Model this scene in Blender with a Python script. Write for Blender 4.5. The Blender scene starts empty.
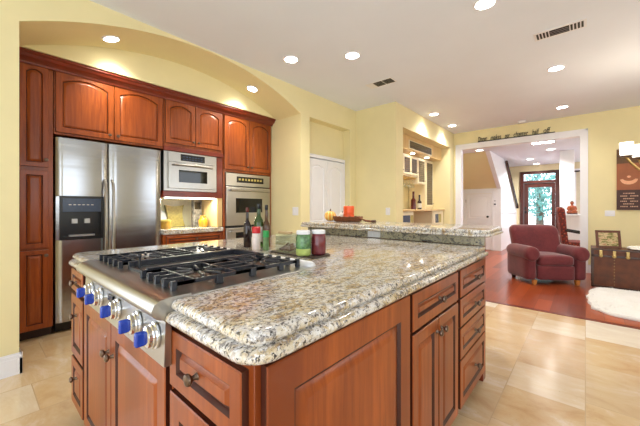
import bpy, bmesh, math, random
from mathutils import Matrix, Vector
PI = math.pi
random.seed(7)
SC = bpy.context.scene
COL = SC.collection

# ------------------------------------------------------------------ camera
cam_d = bpy.data.cameras.new('camera')
cam = bpy.data.objects.new('camera', cam_d); COL.objects.link(cam)
cam.location = (0, 0, 1.2)
cam.rotation_euler = (PI/2, 0, math.radians(41.128-90))
cam_d.sensor_width = 36; cam_d.lens = 303.935/640*36
cam_d.shift_y = -(213-207.088)/640
cam_d.clip_start = .02
SC.camera = cam
# ------------------------------------------------------------------ world / light / exposure
w = bpy.data.worlds.new('sky'); SC.world = w; w.use_nodes = True
bgn = w.node_tree.nodes['Background']
bgn.inputs[0].default_value = (.86, .93, 1.0, 1); bgn.inputs[1].default_value = 3.4
SC.view_settings.view_transform = 'Standard'; SC.view_settings.look = 'None'
SC.view_settings.gamma = 1; SC.view_settings.use_curve_mapping = False
SC.view_settings.exposure = 0.3
CAN_W = 50      # watts of a ceiling can
def portal(loc, rot, sx, sy):
    L = bpy.data.lights.new('window portal', 'AREA'); L.shape = 'RECTANGLE'; L.size = sx; L.size_y = sy; L.cycles.is_portal = True
    o = bpy.data.objects.new('window_portal', L); COL.objects.link(o); o.location = loc; o.rotation_euler = rot
for x in (-1.2, 1.4, 4.9): portal((x, -3.55, 1.82), (PI/2, 0, 0), 1.8, 1.35)     # light leaves towards +Y
portal((-2.55, -.6, 1.3), (0, -PI/2, 0), 2.3, 4.6)
portal((-1.42, 3.05, 1.22), (-PI/2, 0, 0), 1.9, 2.4)
portal((9.8, -3.55, 1.3), (PI/2, 0, 0), 4.0, 2.4)

# ------------------------------------------------------------------ materials
def S(r, g, b):
    f = lambda c: (c/255/12.92 if c/255 <= .04045 else ((c/255+.055)/1.055)**2.4)
    return (f(r), f(g), f(b), 1)
class NT:
    def __init__(s, name):
        s.m = bpy.data.materials.new(name); s.m.use_nodes = True
        s.t = s.m.node_tree; s.b = s.t.nodes['Principled BSDF']
    def n(s, kind, **kw):
        x = s.t.nodes.new(kind)
        for k, v in kw.items(): setattr(x, k, v)
        return x
    def l(s, a, b): s.t.links.new(a, b)
    def coords(s, scale=(1,1,1), rot=(0,0,0), kind='Object'):
        tc = s.n('ShaderNodeTexCoord'); mp = s.n('ShaderNodeMapping')
        mp.inputs['Scale'].default_value = scale; mp.inputs['Rotation'].default_value = rot
        s.l(tc.outputs[kind], mp.inputs['Vector']); return mp.outputs['Vector']
    def noise(s, vec, scale, detail=4, rough=.5, dist=0):
        x = s.n('ShaderNodeTexNoise'); x.inputs['Scale'].default_value = scale
        x.inputs['Detail'].default_value = detail; x.inputs['Roughness'].default_value = rough
        x.inputs['Distortion'].default_value = dist
        if vec: s.l(vec, x.inputs['Vector'])
        return x.outputs['Fac']
    def ramp(s, fac, stops, interp='LINEAR'):
        r = s.n('ShaderNodeValToRGB'); r.color_ramp.interpolation = interp
        e = r.color_ramp.elements
        while len(e) < len(stops): e.new(.5)
        for q, (p, c) in zip(e, stops): q.position = p; q.color = c
        s.l(fac, r.inputs[0]); return r.outputs[0]
    def mix(s, fac, a, b, mode='MIX'):
        x = s.n('ShaderNodeMix', data_type='RGBA', blend_type=mode)
        for i, v in ((0, fac), (6, a), (7, b)):
            if hasattr(v, 'links'): s.l(v, x.inputs[i])
            else: x.inputs[i].default_value = v
        return x.outputs[2]
    def bump(s, h, strength=.2, dist=.01):
        x = s.n('ShaderNodeBump'); x.inputs['Strength'].default_value = strength
        x.inputs['Distance'].default_value = dist; s.l(h, x.inputs['Height'])
        s.l(x.outputs[0], s.b.inputs['Normal'])
    def set(s, **kw):
        for k, v in kw.items():
            k = k.replace('_', ' ')
            if hasattr(v, 'links'): s.l(v, s.b.inputs[k])
            else: s.b.inputs[k].default_value = v
        return s.m
def plain(name, col, rough=.5, metal=0, var=.06, vs=12, **kw):
    t = NT(name); v = t.coords()
    d = tuple(c*(1-var) for c in col[:3])+(1,); u = tuple(min(1, c*(1+var)) for c in col[:3])+(1,)
    c = t.ramp(t.noise(v, vs), [(.3, d), (.7, u)])
    return t.set(Base_Color=c, Roughness=rough, Metallic=metal, **kw)
BLACK = (0, 0, 0, 1)
def wood(name, c1, c2, rough=.3, grain=(14, 14, 1.1), coat=.3, big=.9):
    t = NT(name); v = t.coords(grain)
    f = t.noise(v, 3, 6, .6, .4); c = t.ramp(f, [(.3, c1), (.7, c2)])
    g = t.noise(t.coords((2.2, 2.2, .35)), 2.0, 2)
    c = t.mix(t.ramp(g, [(.35, BLACK), (.7, (1,1,1,1))]), c, tuple(k*big for k in c1[:3])+(1,))
    return t.set(Base_Color=c, Roughness=rough, Coat_Weight=coat, Coat_Roughness=.12, Specular_IOR_Level=.4)
def emit(name, col, st):
    t = NT(name); return t.set(Base_Color=BLACK, Emission_Color=col, Emission_Strength=st)
M = {}
M['wall'] = plain('wall paint', S(235, 223, 174), .75, var=.025, vs=3)
M['hallwall'] = plain('hall cream paint', S(226, 212, 172), .75, var=.02, vs=3)
M['ceil'] = plain('ceiling paint', S(232, 238, 250), .8, var=.015, vs=2)
M['white'] = plain('white trim paint', S(236, 236, 240), .35, var=.01)
M['cherry'] = wood('cherry cabinet wood', S(130, 57, 17), S(186, 95, 35), .33, coat=.16)
M['cherryd'] = plain('dark cherry groove glaze and gap shade', S(64, 24, 12), .4, var=.1)  # groove glaze, and on door edges shade painted into the gaps
M['crown'] = wood('cherry crown wood', S(112, 38, 20), S(138, 52, 26), .3, grain=(1.1, 14, 14))
M['toe'] = plain('toe kick', S(46, 22, 14), .5)
M['steel'] = None
def steel():
    t = NT('brushed stainless'); f = t.noise(t.coords((90, 90, .6)), 4, 2); r = t.ramp(f, [(.3, (.17,.17,.17,1)), (.7, (.23,.23,.23,1))])
    wv = t.noise(t.coords((.7, .7, 5)), 1.6, 2)
    t.bump(wv, .12, .012)
    return t.set(Base_Color=S(170, 171, 174), Metallic=1.0, Roughness=r)
M['steel'] = steel()
M['steels'] = plain('satin stainless', S(184, 182, 178), .28, 1, var=.03)
M['glaresteel'] = plain('satin stainless with painted glare', S(226, 227, 230), .4, .6, var=.02)  # stainless made paler, a bright reflection put into its colour
M['chrome'] = plain('polished chrome', S(225, 228, 235), .08, 1, var=.02)
M['iron'] = plain('cast iron enamel', S(34, 36, 44), .32, var=.2, vs=60)
M['black'] = plain('black plastic', S(16, 16, 18), .25)
M['bglass'] = plain('dark oven glass', S(22, 24, 24), .04, var=.1)
M['blue'] = plain('blue knob enamel', S(10, 58, 168), .25, var=.05, Coat_Weight=.5)
M['bronze'] = plain('dark bronze', S(112, 94, 82), .3, .9, var=.2, vs=90)
M['brass'] = plain('old brass', S(176, 150, 96), .35, .9, var=.15, vs=80)
M['display'] = plain('blue grey display', S(52, 66, 92), .2, var=.1, vs=50)
def granite():
    t = NT('speckled granite')
    v = t.coords((1.0, 2.0, 1.6), (0, 0, .5))
    b = t.noise(v, 9, 8, .68, .9)
    c = t.ramp(b, [(.32, S(152, 124, 86)), (.42, S(194, 172, 132)), (.49, S(210, 199, 178)), (.57, S(217, 214, 211)), (.66, S(186, 164, 126))])
    r = t.noise(t.coords((1, 1.7, 1.3)), 20, 6, .7, .6)
    c = t.mix(t.ramp(r, [(.56, BLACK), (.66, (.6,.6,.6,1))]), c, S(146, 106, 66))
    g = t.noise(t.coords((1, 1.3, 1)), 48, 6, .75, .4)
    c = t.mix(t.ramp(g, [(.50, BLACK), (.57, (.85,.85,.85,1))]), c, S(118, 112, 112))
    wv = t.noise(t.coords(), 70, 4, .65, .2)
    c = t.mix(t.ramp(wv, [(.55, BLACK), (.62, (.8,.8,.8,1))]), c, S(228, 227, 228))
    k = t.noise(t.coords((1, 1.2, 1)), 105, 4, .65)
    c = t.mix(t.ramp(k, [(.57, BLACK), (.61, (.9,.9,.9,1))]), c, S(50, 44, 44))
    return t.set(Base_Color=c, Roughness=.09, Specular_IOR_Level=.6)
M['granite'] = granite()
def granite2():
    t = NT('dark speckled granite splash')
    v = t.coords((1.6, 1.0, 1.6)); b = t.noise(v, 14, 6, .65, 1.2)
    c = t.ramp(b, [(.30, S(60, 56, 58)), (.42, S(120, 116, 108)), (.52, S(186, 176, 146)), (.62, S(150, 146, 140)), (.72, S(168, 134, 78))])
    k = t.noise(t.coords(), 70, 3, .6)
    c = t.mix(t.ramp(k, [(.58, BLACK), (.65, (.9,.9,.9,1))]), c, S(44, 40, 42))
    return t.set(Base_Color=c, Roughness=.12)
M['granite2'] = granite2()
def travertine():
    t = NT('travertine tiles'); v = t.coords()
    br = t.n('ShaderNodeTexBrick'); t.l(v, br.inputs['Vector'])
    br.offset = .37; br.offset_frequency = 2; br.squash = .68; br.squash_frequency = 3
    br.inputs['Scale'].default_value = 1; br.inputs['Brick Width'].default_value = .62
    br.inputs['Row Height'].default_value = .405; br.inputs['Mortar Size'].default_value = .0028
    br.inputs['Mortar Smooth'].default_value = .2; br.inputs['Bias'].default_value = 0
    br.inputs['Color1'].default_value = (0,0,0,1); br.inputs['Color2'].default_value = (1,1,1,1)
    br.inputs['Mortar'].default_value = (.5,.5,.5,1)
    tile = t.ramp(br.outputs['Color'], [(.0, S(194, 158, 112)), (.35, S(216, 186, 144)), (.6, S(198, 166, 128)), (.78, S(222, 204, 176)), (.95, S(240, 236, 228))])
    of = t.n('ShaderNodeVectorMath', operation='SCALE'); t.l(br.outputs['Color'], of.inputs[0]); of.inputs['Scale'].default_value = 9
    ad = t.n('ShaderNodeVectorMath', operation='ADD'); t.l(t.coords((1.9, .9, 1), (0,0,.1)), ad.inputs[0]); t.l(of.outputs[0], ad.inputs[1]); tvec = ad.outputs[0]
    vn = t.noise(tvec, 2.6, 9, .7, .5)
    c = t.mix(.38, tile, t.ramp(vn, [(.3, S(172, 126, 78)), (.45, S(208, 176, 134)), (.56, S(218, 196, 162)), (.66, S(238, 230, 216))]))
    pit = t.noise(t.coords((1, 2, 1)), 30, 4, .7)
    c = t.mix(t.ramp(pit, [(.64, BLACK), (.74, (.5,.5,.5,1))]), c, S(150, 118, 84))
    c = t.mix(t.ramp(br.outputs['Fac'], [(.4, BLACK), (.8, (.45,.45,.45,1))]), c, S(176, 152, 120))
    rg = t.ramp(vn, [(.3, (.13,.13,.13,1)), (.7, (.2,.2,.2,1))])
    return t.set(Base_Color=c, Roughness=rg)
M['trav'] = travertine()
def planks():
    t = NT('cherry floor planks'); v = t.coords()
    br = t.n('ShaderNodeTexBrick'); t.l(v, br.inputs['Vector'])
    br.offset = .43; br.inputs['Scale'].default_value = 1
    br.inputs['Brick Width'].default_value = 1.9; br.inputs['Row Height'].default_value = .155
    br.inputs['Mortar Size'].default_value = .002; br.inputs['Mortar Smooth'].default_value = .3; br.inputs['Bias'].default_value = 0
    br.inputs['Color1'].default_value = S(92, 32, 15); br.inputs['Color2'].default_value = S(178, 84, 42)
    br.inputs['Mortar'].default_value = S(78, 28, 14)
    g = t.noise(t.coords((.6, 10, 1)), 2, 4, .55, .2)
    c = t.mix(.22, br.outputs['Color'], t.ramp(g, [(.3, S(106, 36, 16)), (.7, S(176, 80, 38))]))
    return t.set(Base_Color=c, Roughness=.28)
M['plank'] = planks()
def fabric(name, c1, c2, sc=30):
    t = NT(name); f = t.noise(t.coords(), sc, 6, .7); f2 = t.noise(t.coords(), 5, 3)
    c = t.mix(.5, t.ramp(f, [(.3, c1), (.7, c2)]), t.ramp(f2, [(.3, c1), (.7, c2)]))
    t.bump(f, .3, .004)
    return t.set(Base_Color=c, Roughness=.85, Sheen_Weight=.45, Sheen_Roughness=.4)
M['burg'] = fabric('burgundy chenille', S(84, 26, 32), S(118, 44, 48))
M['fur'] = fabric('white sheepskin', S(228, 224, 218), S(246, 244, 240), 50)
M['wool'] = fabric('white cloth', S(222, 218, 208), S(244, 240, 232), 40)
def tapestry():
    t = NT('red patterned tapestry'); vo = t.n('ShaderNodeTexVoronoi'); vo.inputs['Scale'].default_value = 26
    t.l(t.coords(), vo.inputs['Vector'])
    c = t.ramp(vo.outputs['Distance'], [(.08, S(200, 140, 104)), (.25, S(150, 56, 40)), (.5, S(112, 36, 30)), (.8, S(80, 44, 38))])
    return t.set(Base_Color=c, Roughness=.8)
M['tapestry'] = tapestry()
M['legwood'] = wood('honey leg wood', S(178, 110, 48), S(214, 146, 74), .35)
M['leather'] = plain('worn trunk leather', S(92, 46, 16), .5, var=.35, vs=9)
M['slat'] = wood('trunk edging', S(58, 34, 20), S(84, 50, 28), .4, grain=(14, 1.2, 14))
M['frame'] = wood('walnut picture frame', S(86, 46, 30), S(120, 68, 44), .35)
def picture():
    t = NT('landscape picture'); f = t.noise(t.coords((3, 3, 6)), 5, 5, .6, .8)
    c = t.ramp(f, [(.3, S(84, 92, 52)), (.45, S(150, 140, 86)), (.55, S(214, 190, 150)), (.65, S(170, 110, 70)), (.75, S(120, 120, 110))])
    return t.set(Base_Color=c, Roughness=.15)
M['picture'] = picture()
M['maple'] = wood('pale maple', S(220, 184, 122), S(236, 206, 150), .4)
M['cream'] = plain('cream cabinet paint', S(238, 226, 192), .4, var=.02)
def lattice():
    t = NT('dark leaded glass'); v = t.coords((1,1,1), (0, .785, 0))
    ck = t.n('ShaderNodeTexChecker'); ck.inputs['Scale'].default_value = 34
    t.l(v, ck.inputs['Vector'])
    c = t.mix(ck.outputs['Fac'], S(60, 50, 44), S(112, 98, 80))
    return t.set(Base_Color=c, Roughness=.15)
M['lattice'] = lattice()
M['glow'] = emit('lamp lens', (1, .96, .88, 1), 20)
M['glowc'] = emit('lit cup glass', (1, .93, .80, 1), 3.2)
M['dark'] = plain('dark void', S(44, 42, 40), .7)
M['art1'] = plain('poster dark brown', S(92, 60, 22), .5, var=.12)
M['art2'] = plain('poster rust brown', S(156, 88, 48), .5, var=.1)
M['art3'] = plain('poster umber', S(62, 26, 16), .5, var=.1)
M['pastry'] = plain('poster pale pink', S(238, 176, 136), .5, var=.08, vs=40)
M['text'] = plain('poster lettering', S(206, 164, 136), .5)
M['orange'] = plain('orange candle wax', S(238, 92, 30), .3, var=.08, Subsurface_Weight=.1)
M['gourd1'] = plain('orange gourd skin', S(236, 158, 40), .35)
M['gourd2'] = plain('cream gourd stripe', S(244, 214, 130), .35)
M['wicker'] = plain('brown wicker', S(122, 70, 38), .6, var=.35, vs=70)
M['twig'] = plain('dark stick end', S(70, 34, 26), .5)
M['wine'] = plain('dark wine glass', S(38, 20, 18), .06, var=.1)
M['winered'] = plain('dark red bottle glass', S(84, 22, 14), .08, var=.1)
M['label'] = plain('paper label', S(226, 222, 210), .6)
M['olive'] = plain('green bottle glass', S(66, 92, 38), .06, var=.15, Transmission_Weight=.35)
M['brownb'] = plain('brown bottle glass', S(78, 50, 22), .06, var=.2)
M['redcap'] = plain('red plastic cap', S(206, 36, 42), .35)
M['greencap'] = plain('green plastic cap', S(44, 156, 76), .35)
M['shaker'] = plain('spice shaker label', S(236, 220, 214), .4, var=.1, vs=60)
M['spice'] = plain('green spice jar', S(110, 138, 92), .25, var=.2, vs=40)
M['herb'] = plain('green preserved jar contents', S(92, 132, 84), .1, var=.5, vs=45)
M['lime'] = plain('lime contents', S(176, 192, 106), .1, var=.2, vs=45)
M['plum'] = plain('dark red preserve', S(112, 42, 48), .1, var=.25, vs=30)
def clear(name, col, rough=.02, alpha=.22):
    t = NT(name); tr = t.n('ShaderNodeBsdfTransparent'); tr.inputs[0].default_value = col
    gl = t.n('ShaderNodeBsdfGlossy'); gl.inputs['Roughness'].default_value = rough
    lw = t.n('ShaderNodeLayerWeight'); lw.inputs[0].default_value = .3
    fr = t.ramp(lw.outputs['Facing'], [(0, (.03,.03,.03,1)), (1, (.55,.55,.55,1))])
    mx = t.n('ShaderNodeMixShader'); t.l(fr, mx.inputs[0])
    t.l(tr.outputs[0], mx.inputs[1]); t.l(gl.outputs[0], mx.inputs[2])
    t.l(mx.outputs[0], t.t.nodes['Material Output'].inputs[0]); return t.m
M['glass'] = clear('thin clear glass', (.93, .97, .95, 1))
M['pane'] = clear('window pane', (.95, .98, 1, 1), .03, .1)
M['tan'] = plain('tan lid', S(196, 166, 120), .5)
M['stickb'] = plain('brown sticks', S(104, 60, 34), .6, var=.3, vs=60)
M['tray'] = plain('dark tray', S(70, 54, 44), .4)
M['mahog'] = wood('mahogany door', S(66, 26, 18), S(92, 38, 26), .35)
M['leaf'] = plain('blue green leaves', S(92, 146, 140), .5, var=.4, vs=3)
M['leaf2'] = plain('pale green leaves', S(140, 178, 160), .5, var=.3, vs=3)
M['bark'] = plain('bark', S(84, 70, 58), .8, var=.3)
M['ground'] = plain('pale driveway', S(222, 222, 216), .8, var=.05)
M['buddha'] = plain('orange carved wood', S(150, 70, 28), .45, var=.3, vs=30)
M['blind'] = plain('beige blind', S(206, 196, 170), .7)
M['splash'] = plain('pale tile splash', S(232, 228, 196), .3, var=.05, vs=20)
M['plate'] = plain('olive gold ceramic', S(176, 158, 84), .3, var=.25, vs=40)
M['blackwhite'] = plain('black and white card', S(120, 116, 110), .5, var=.9, vs=26)
M['honey'] = plain('honey jar', S(206, 150, 40), .2, var=.2)
M['basket'] = plain('gold tin', S(170, 130, 50), .3, var=.3, vs=30)

# ------------------------------------------------------------------ mesh helpers
class MB:
    def __init__(s, m=None): s.bm = bmesh.new(); s.M = m or Matrix.Identity(4); s.L = Matrix.Identity(4)
    def v(s, p): return s.bm.verts.new(s.M @ (s.L @ Vector(p)))
    def f(s, vs, mi=0):
        try: q = s.bm.faces.new(vs); q.material_index = mi; return q
        except ValueError: return None
    def box(s, x0, x1, y0, y1, z0, z1, mi=0):
        a = [s.v(p) for p in ((x0,y0,z0),(x1,y0,z0),(x1,y1,z0),(x0,y1,z0),(x0,y0,z1),(x1,y0,z1),(x1,y1,z1),(x0,y1,z1))]
        for q in ((3,2,1,0),(4,5,6,7),(0,1,5,4),(1,2,6,5),(2,3,7,6),(3,0,4,7)): s.f([a[i] for i in q], mi)
        return s
    def loops(s, ls, cap0=True, cap1=True, mis=None, closed=True):
        vs = [[s.v(p) for p in l] for l in ls]; n = len(ls[0])
        for i in range(len(vs)-1):
            mi = mis[i] if mis else 0
            for j in range(n if closed else n-1):
                k = (j+1) % n; s.f([vs[i][j], vs[i][k], vs[i+1][k], vs[i+1][j]], mi)
        if cap0: s.f(vs[0][::-1], mis[0] if mis else 0)
        if cap1: s.f(vs[-1], mis[-1] if mis else 0)
        return s
    def prism(s, pts, a0, a1, axis='z', mi=0):
        g = {'z': lambda p, a: (p[0], p[1], a), 'y': lambda p, a: (p[0], a, p[1]), 'x': lambda p, a: (a, p[0], p[1])}[axis]
        return s.loops([[g(p, a0) for p in pts], [g(p, a1) for p in pts]], mis=[mi, mi])
    def lathe(s, prof, n=20, mis=None, c=(0,0,0)):
        ls = [[(c[0]+r*math.cos(2*PI*k/n), c[1]+r*math.sin(2*PI*k/n), c[2]+z) for k in range(n)] for r, z in prof]
        return s.loops(ls, mis=(mis+[mis[-1]] if mis else None))
    def tube(s, pts, r, n=8, mi=0):
        pts = [Vector(p) for p in pts]; ls = []; up = Vector((0,0,1)); prev = None
        for i, p in enumerate(pts):
            d = (pts[min(i+1, len(pts)-1)]-pts[max(i-1, 0)]).normalized()
            if prev is None: a = d.cross(up if abs(d.z) < .9 else Vector((1,0,0))).normalized()
            else: a = (prev-d*prev.dot(d)).normalized()
            prev = a; b = d.cross(a); rr = r[i] if isinstance(r, (list, tuple)) else r
            ls.append([p+(a*math.cos(2*PI*k/n)+b*math.sin(2*PI*k/n))*rr for k in range(n)])
        return s.loops(ls, mis=[mi]*len(ls))
    def ball(s, c, rx, ry, rz, n=14, m=8, mi=0):
        ls = []
        for i in range(1, m):
            t = PI*i/m
            ls.append([(c[0]+rx*math.sin(t)*math.cos(2*PI*k/n), c[1]+ry*math.sin(t)*math.sin(2*PI*k/n), c[2]-rz*math.cos(t)) for k in range(n)])
        return s.loops(ls, mis=[mi]*len(ls))
    def panel(s, x0, z0, wd, h, t=.02, fw=.055, arch=0, n=11, y=0, fc=.03, g=1):
        def lp(d, yy, rise):
            a, b = x0+d, x0+wd-d
            l = [(a, yy, z0+d), (b, yy, z0+d)]
            for k in range(n):
                u = k/(n-1); l.append((b+(a-b)*u, yy, z0+h-d-rise*(2*u-1)**2))
            return l
        y -= 0; ar = arch
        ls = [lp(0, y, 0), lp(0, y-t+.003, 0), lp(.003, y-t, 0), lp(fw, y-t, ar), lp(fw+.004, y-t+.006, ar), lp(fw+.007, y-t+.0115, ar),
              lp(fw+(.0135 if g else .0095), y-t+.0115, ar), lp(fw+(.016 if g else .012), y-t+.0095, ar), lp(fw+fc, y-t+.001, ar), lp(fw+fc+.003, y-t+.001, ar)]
        return s.loops(ls, mis=[1, 0, 0, 1 if g else 0, 1, 1, 0, 0, 0, 0])  # outer edge darkened as painted gap shade, inner dark bands are groove glaze
    def build(s, name, mats, parent=None, loc=(0,0,0), rot=(0,0,0), bevel=0, seg=2, ang=35, sub=0, smooth=True):
        bmesh.ops.recalc_face_normals(s.bm, faces=s.bm.faces[:])
        me = bpy.data.meshes.new(name); s.bm.to_mesh(me); s.bm.free()
        for m in (mats if isinstance(mats, (list, tuple)) else [mats]): me.materials.append(M[m] if isinstance(m, str) else m)
        if smooth:
            me.polygons.foreach_set('use_smooth', [True]*len(me.polygons)); me.set_sharp_from_angle(angle=math.radians(ang))
        o = bpy.data.objects.new(name, me); COL.objects.link(o); o.location = loc; o.rotation_euler = rot
        if parent: o.parent = parent
        if bevel:
            b = o.modifiers.new('bevel', 'BEVEL'); b.width = bevel; b.segments = seg; b.limit_method = 'ANGLE'; b.angle_limit = math.radians(40)
        if sub:
            q = o.modifiers.new('sub', 'SUBSURF'); q.levels = q.render_levels = sub
        return o
def tag(o, label, cat, group=None):
    o['label'] = label; o['category'] = cat
    if group: o['group'] = group
    return o
def thing(name, label, cat, loc=(0,0,0), rz=0, group=None, rot=None):
    o = bpy.data.objects.new(name, None); COL.objects.link(o); o.empty_display_size = .05
    o.location = loc; o.rotation_euler = rot or (0, 0, rz); return tag(o, label, cat, group)
def struct(mb, name, mats, **kw):
    o = mb.build(name, mats, **kw); o['kind'] = 'structure'; return o
def inv(o): return (Matrix.Translation(o.location) @ o.rotation_euler.to_matrix().to_4x4()).inverted()
def dup(root, loc, rz=None, label=None, group=None, rot=None):
    def cp(o, par):
        c = o.copy(); COL.objects.link(c)
        if par: c.parent = par
        for ch in list(o.children): cp(ch, c)
        return c
    r = cp(root, None); r.location = loc
    if rz is not None: r.rotation_euler = (0, 0, rz)
    if rot is not None: r.rotation_euler = rot
    if label: r['label'] = label
    if group: r['group'] = group
    return r
def AX(p, d):   # matrix whose local z runs along d, origin p
    return Matrix.Translation(p) @ Vector((0,0,1)).rotation_difference(Vector(d)).to_matrix().to_4x4()

# ================================================================== SETTING
H = 2.907
struct(MB().box(-2.6, 4.34, -3.6, 4.5, -.08, 0), 'floor', 'trav')
struct(MB().box(4.34, 12.15, -3.6, 3.3, -.08, 0), 'floor_wood', 'plank')
struct(MB().box(4.30, 4.36, -3.6, 2.6, 0, .006), 'trim_1', 'crown', bevel=.002)
struct(MB().box(-2.6, 7.52, -3.6, 4.5, H, H+.1), 'ceiling', 'ceil')
# back wall with the arched alcove and the recess
XA0, XA1, ZS, ZP = .225, 3.11, 2.545, 2.89
RR = (((XA1-XA0)/2)**2+(ZP-ZS)**2)/(2*(ZP-ZS)); XC = (XA0+XA1)/2
def vault(x): return ZP-RR+math.sqrt(RR*RR-(x-XC)**2)
arc = [(XA0+(XA1-XA0)*k/40, vault(XA0+(XA1-XA0)*k/40)) for k in range(41)]
b = MB()
b.prism(arc+[(XA1, H), (XA0, H)], 3.084, 3.61, 'y')
b.box(-.45, XA0, 3.084, 4.5, 0, H); b.box(-2.6, -.45, 3.084, 3.2, 2.45, H); b.box(-2.6, -2.4, 3.084, 3.2, 0, 2.45); b.box(XA1, 3.30, 3.084, 4.5, 0, H)  # out-of-view gap left of the pier, opened to let in cool daylight
b.box(3.30, 4.33, 3.084, 3.24, 2.54, H); b.box(4.33, 4.508, 3.084, 3.5, 0, H)
b.box(3.30, 4.33, 3.24, 3.5, 0, H)
b.box(XA0, XA1, 4.36, 4.5, 0, H)
struct(b, 'wall_back', 'wall')
struct(MB().box(XA0, XA1, 3.61, 4.36, 2.568, H), 'wall_alcove', 'wall')
# the two wall faces of the bar nook
b = MB()
b.box(4.508, 4.765, 2.309, 3.5, 0, H); b.box(4.765, 7.12, 2.309, 3.1, 2.546, H)
b.box(7.12, 7.40, 2.309, 3.1, 0, H); b.box(4.765, 7.40, 3.1, 3.3, 0, H)
struct(b, 'wall_nook', 'wall')
# far wall with the wide opening
OY0, OY1, OZ = .075, 2.155, 2.515
b = MB()
b.box(7.40, 7.54, -3.6, OY0-.03, 0, H); b.box(7.40, 7.54, OY1+.03, 3.3, 0, H); b.box(7.40, 7.54, OY0-.03, OY1+.03, OZ+.03, H)
struct(b, 'wall_far', 'wall')
b = MB()
b.box(7.378, 7.40, OY0-.112, OY0, 0, OZ+.115); b.box(7.378, 7.40, OY1, OY1+.112, 0, OZ+.115); b.box(7.378, 7.40, OY0, OY1, OZ, OZ+.115)
b.box(7.368, 7.378, OY0-.112, OY0-.085, 0, OZ+.115); b.box(7.368, 7.378, OY1+.085, OY1+.112, 0, OZ+.115); b.box(7.368, 7.378, OY0-.112, OY1+.112, OZ+.09, OZ+.118)
b.box(7.40, 7.56, OY0-.028, OY0, 0, OZ); b.box(7.40, 7.56, OY1, OY1+.028, 0, OZ); b.box(7.40, 7.56, OY0-.028, OY1+.028, OZ, OZ+.028)
struct(b, 'trim_2', 'white')
# baseboards
def base(name, pts):   # profile swept over straight runs: (x0,x1,y0,y1)
    q = MB()
    for (x0, x1, y0, y1) in pts:
        q.box(x0, x1, y0, y1, 0, .115)
        ix = .004 if x1-x0 < .05 else 0; iy = .004 if y1-y0 < .05 else 0
        q.box(x0+ix, x1-ix, y0+iy, y1-iy, .115, .14); q.box(x0+2*ix, x1-2*ix, y0+2*iy, y1-2*iy, .14, .153)
    struct(q, name, 'white', bevel=.002)
base('baseboard_left', [(-.45, XA0+.016, 3.066, 3.084), (XA0, XA0+.016, 3.066, 3.72)])
base('baseboard_far', [(7.384, 7.40, -3.6, OY0-.112)])
base('baseboard_back', [(3.094, 3.30, 3.068, 3.084), (4.33, 4.508, 3.068, 3.084), (4.492, 4.508, 2.293, 3.068), (4.508, 4.765, 2.293, 2.309)])
# the unseen walls behind the camera, window openings added and sized for the light
b = MB()
b.box(-2.6, 7.54, -3.75, -3.6, 2.5, H); b.box(-2.6, 7.54, -3.75, -3.6, 0, 1.15)
for x0, x1 in ((-2.6, -1.9), (-.5, .6), (2.2, 4.0), (5.8, 7.54)): b.box(x0, x1, -3.75, -3.6, 1.15, 2.5)
struct(b, 'wall_rear', 'wall')
b = MB(); b.box(-2.75, -2.6, -3.75, -2.9, 0, H); b.box(-2.75, -2.6, 1.7, 4.5, 0, H); b.box(-2.75, -2.6, -2.9, 1.7, 2.45, H); b.box(-2.75, -2.6, -2.9, 1.7, 0, .15)
struct(b, 'wall_left', 'wall')
# white double door in the recess
b = MB(); b.L = Matrix.Translation((3.36, 3.215, 0))
b.box(0, .93, 0, .02, 0, 1.97)
for k in range(2):
    x = .465*k+.004
    b.panel(x, .02, .457, .86, .03, .08, n=9); b.panel(x, .90, .457, 1.05, .03, .08, arch=.05, n=9)
struct(b, 'door_1', ['white', 'white'])
b = MB(); b.box(3.30, 3.355, 3.19, 3.236, 0, 2.03); b.box(4.295, 4.326, 3.19, 3.236, 0, 2.03); b.box(3.355, 4.295, 3.19, 3.236, 1.975, 2.03)
struct(b, 'trim_3', 'white', bevel=.004)

# ------------------------------------------------------------------ hall beyond the opening
HC = 2.56
struct(MB().box(7.54, 12.15, -3.6, 3.3, HC, HC+.1), 'ceiling_hall', 'ceil')
b = MB()
DY0, DY1, DZ = .618, 1.626, 2.365
b.box(12, 12.15, DY1, 3.3, 0, HC); b.box(12, 12.15, DY0, DY1, DZ, HC); b.box(12, 12.15, -3.6, DY0, 0, HC)
b.box(7.54, 12, 3.1, 3.3, 0, HC)
struct(b, 'wall_front', 'hallwall')
# closet wall under the stair, stair underside, stair guard
b = MB(); b.box(9.5, 9.6, 1.835, 1.915, 0, 1.72); b.box(9.5, 9.6, 2.674, 3.1, 0, 1.72); b.box(9.5, 9.6, 1.915, 2.674, 1.60, 1.72)
b.box(9.485, 9.5, 1.835, 1.90, 1.02, 1.06); b.box(9.485, 9.5, 2.70, 3.1, 1.02, 1.06)
struct(b, 'wall_closet', 'white')
struct(MB().prism([(8.24, HC), (9.5, 1.72), (9.62, 1.72), (9.62, HC)], 1.835, 3.1, 'y'), 'wall_stair_underside', 'wall')
rail = lambda x: 2.30-(x-10.25)*.693
struct(MB().prism([(8.2, HC), (9.5, 1.70), (9.5, 0), (12, 0), (12, rail(11.85)), (11.85, rail(11.85)), (9.88, HC)], 1.735, 1.835, 'y'), 'wall_stair', 'white')
struct(MB().box(9.6, 11.9, 1.715, 1.735, 1.02, 1.06), 'trim_4', 'white', bevel=.004)
b = MB(); b.box(9.48, 9.5, 1.905, 1.965, 0, 1.64); b.box(9.48, 9.5, 2.625, 2.685, 0, 1.64); b.box(9.48, 9.5, 1.965, 2.625, 1.58, 1.64)
struct(b, 'trim_5', 'white', bevel=.004)
b = MB(Matrix.Translation((9.505, 2.622, 0)) @ Matrix.Rotation(-PI/2, 4, 'Z'))
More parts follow.
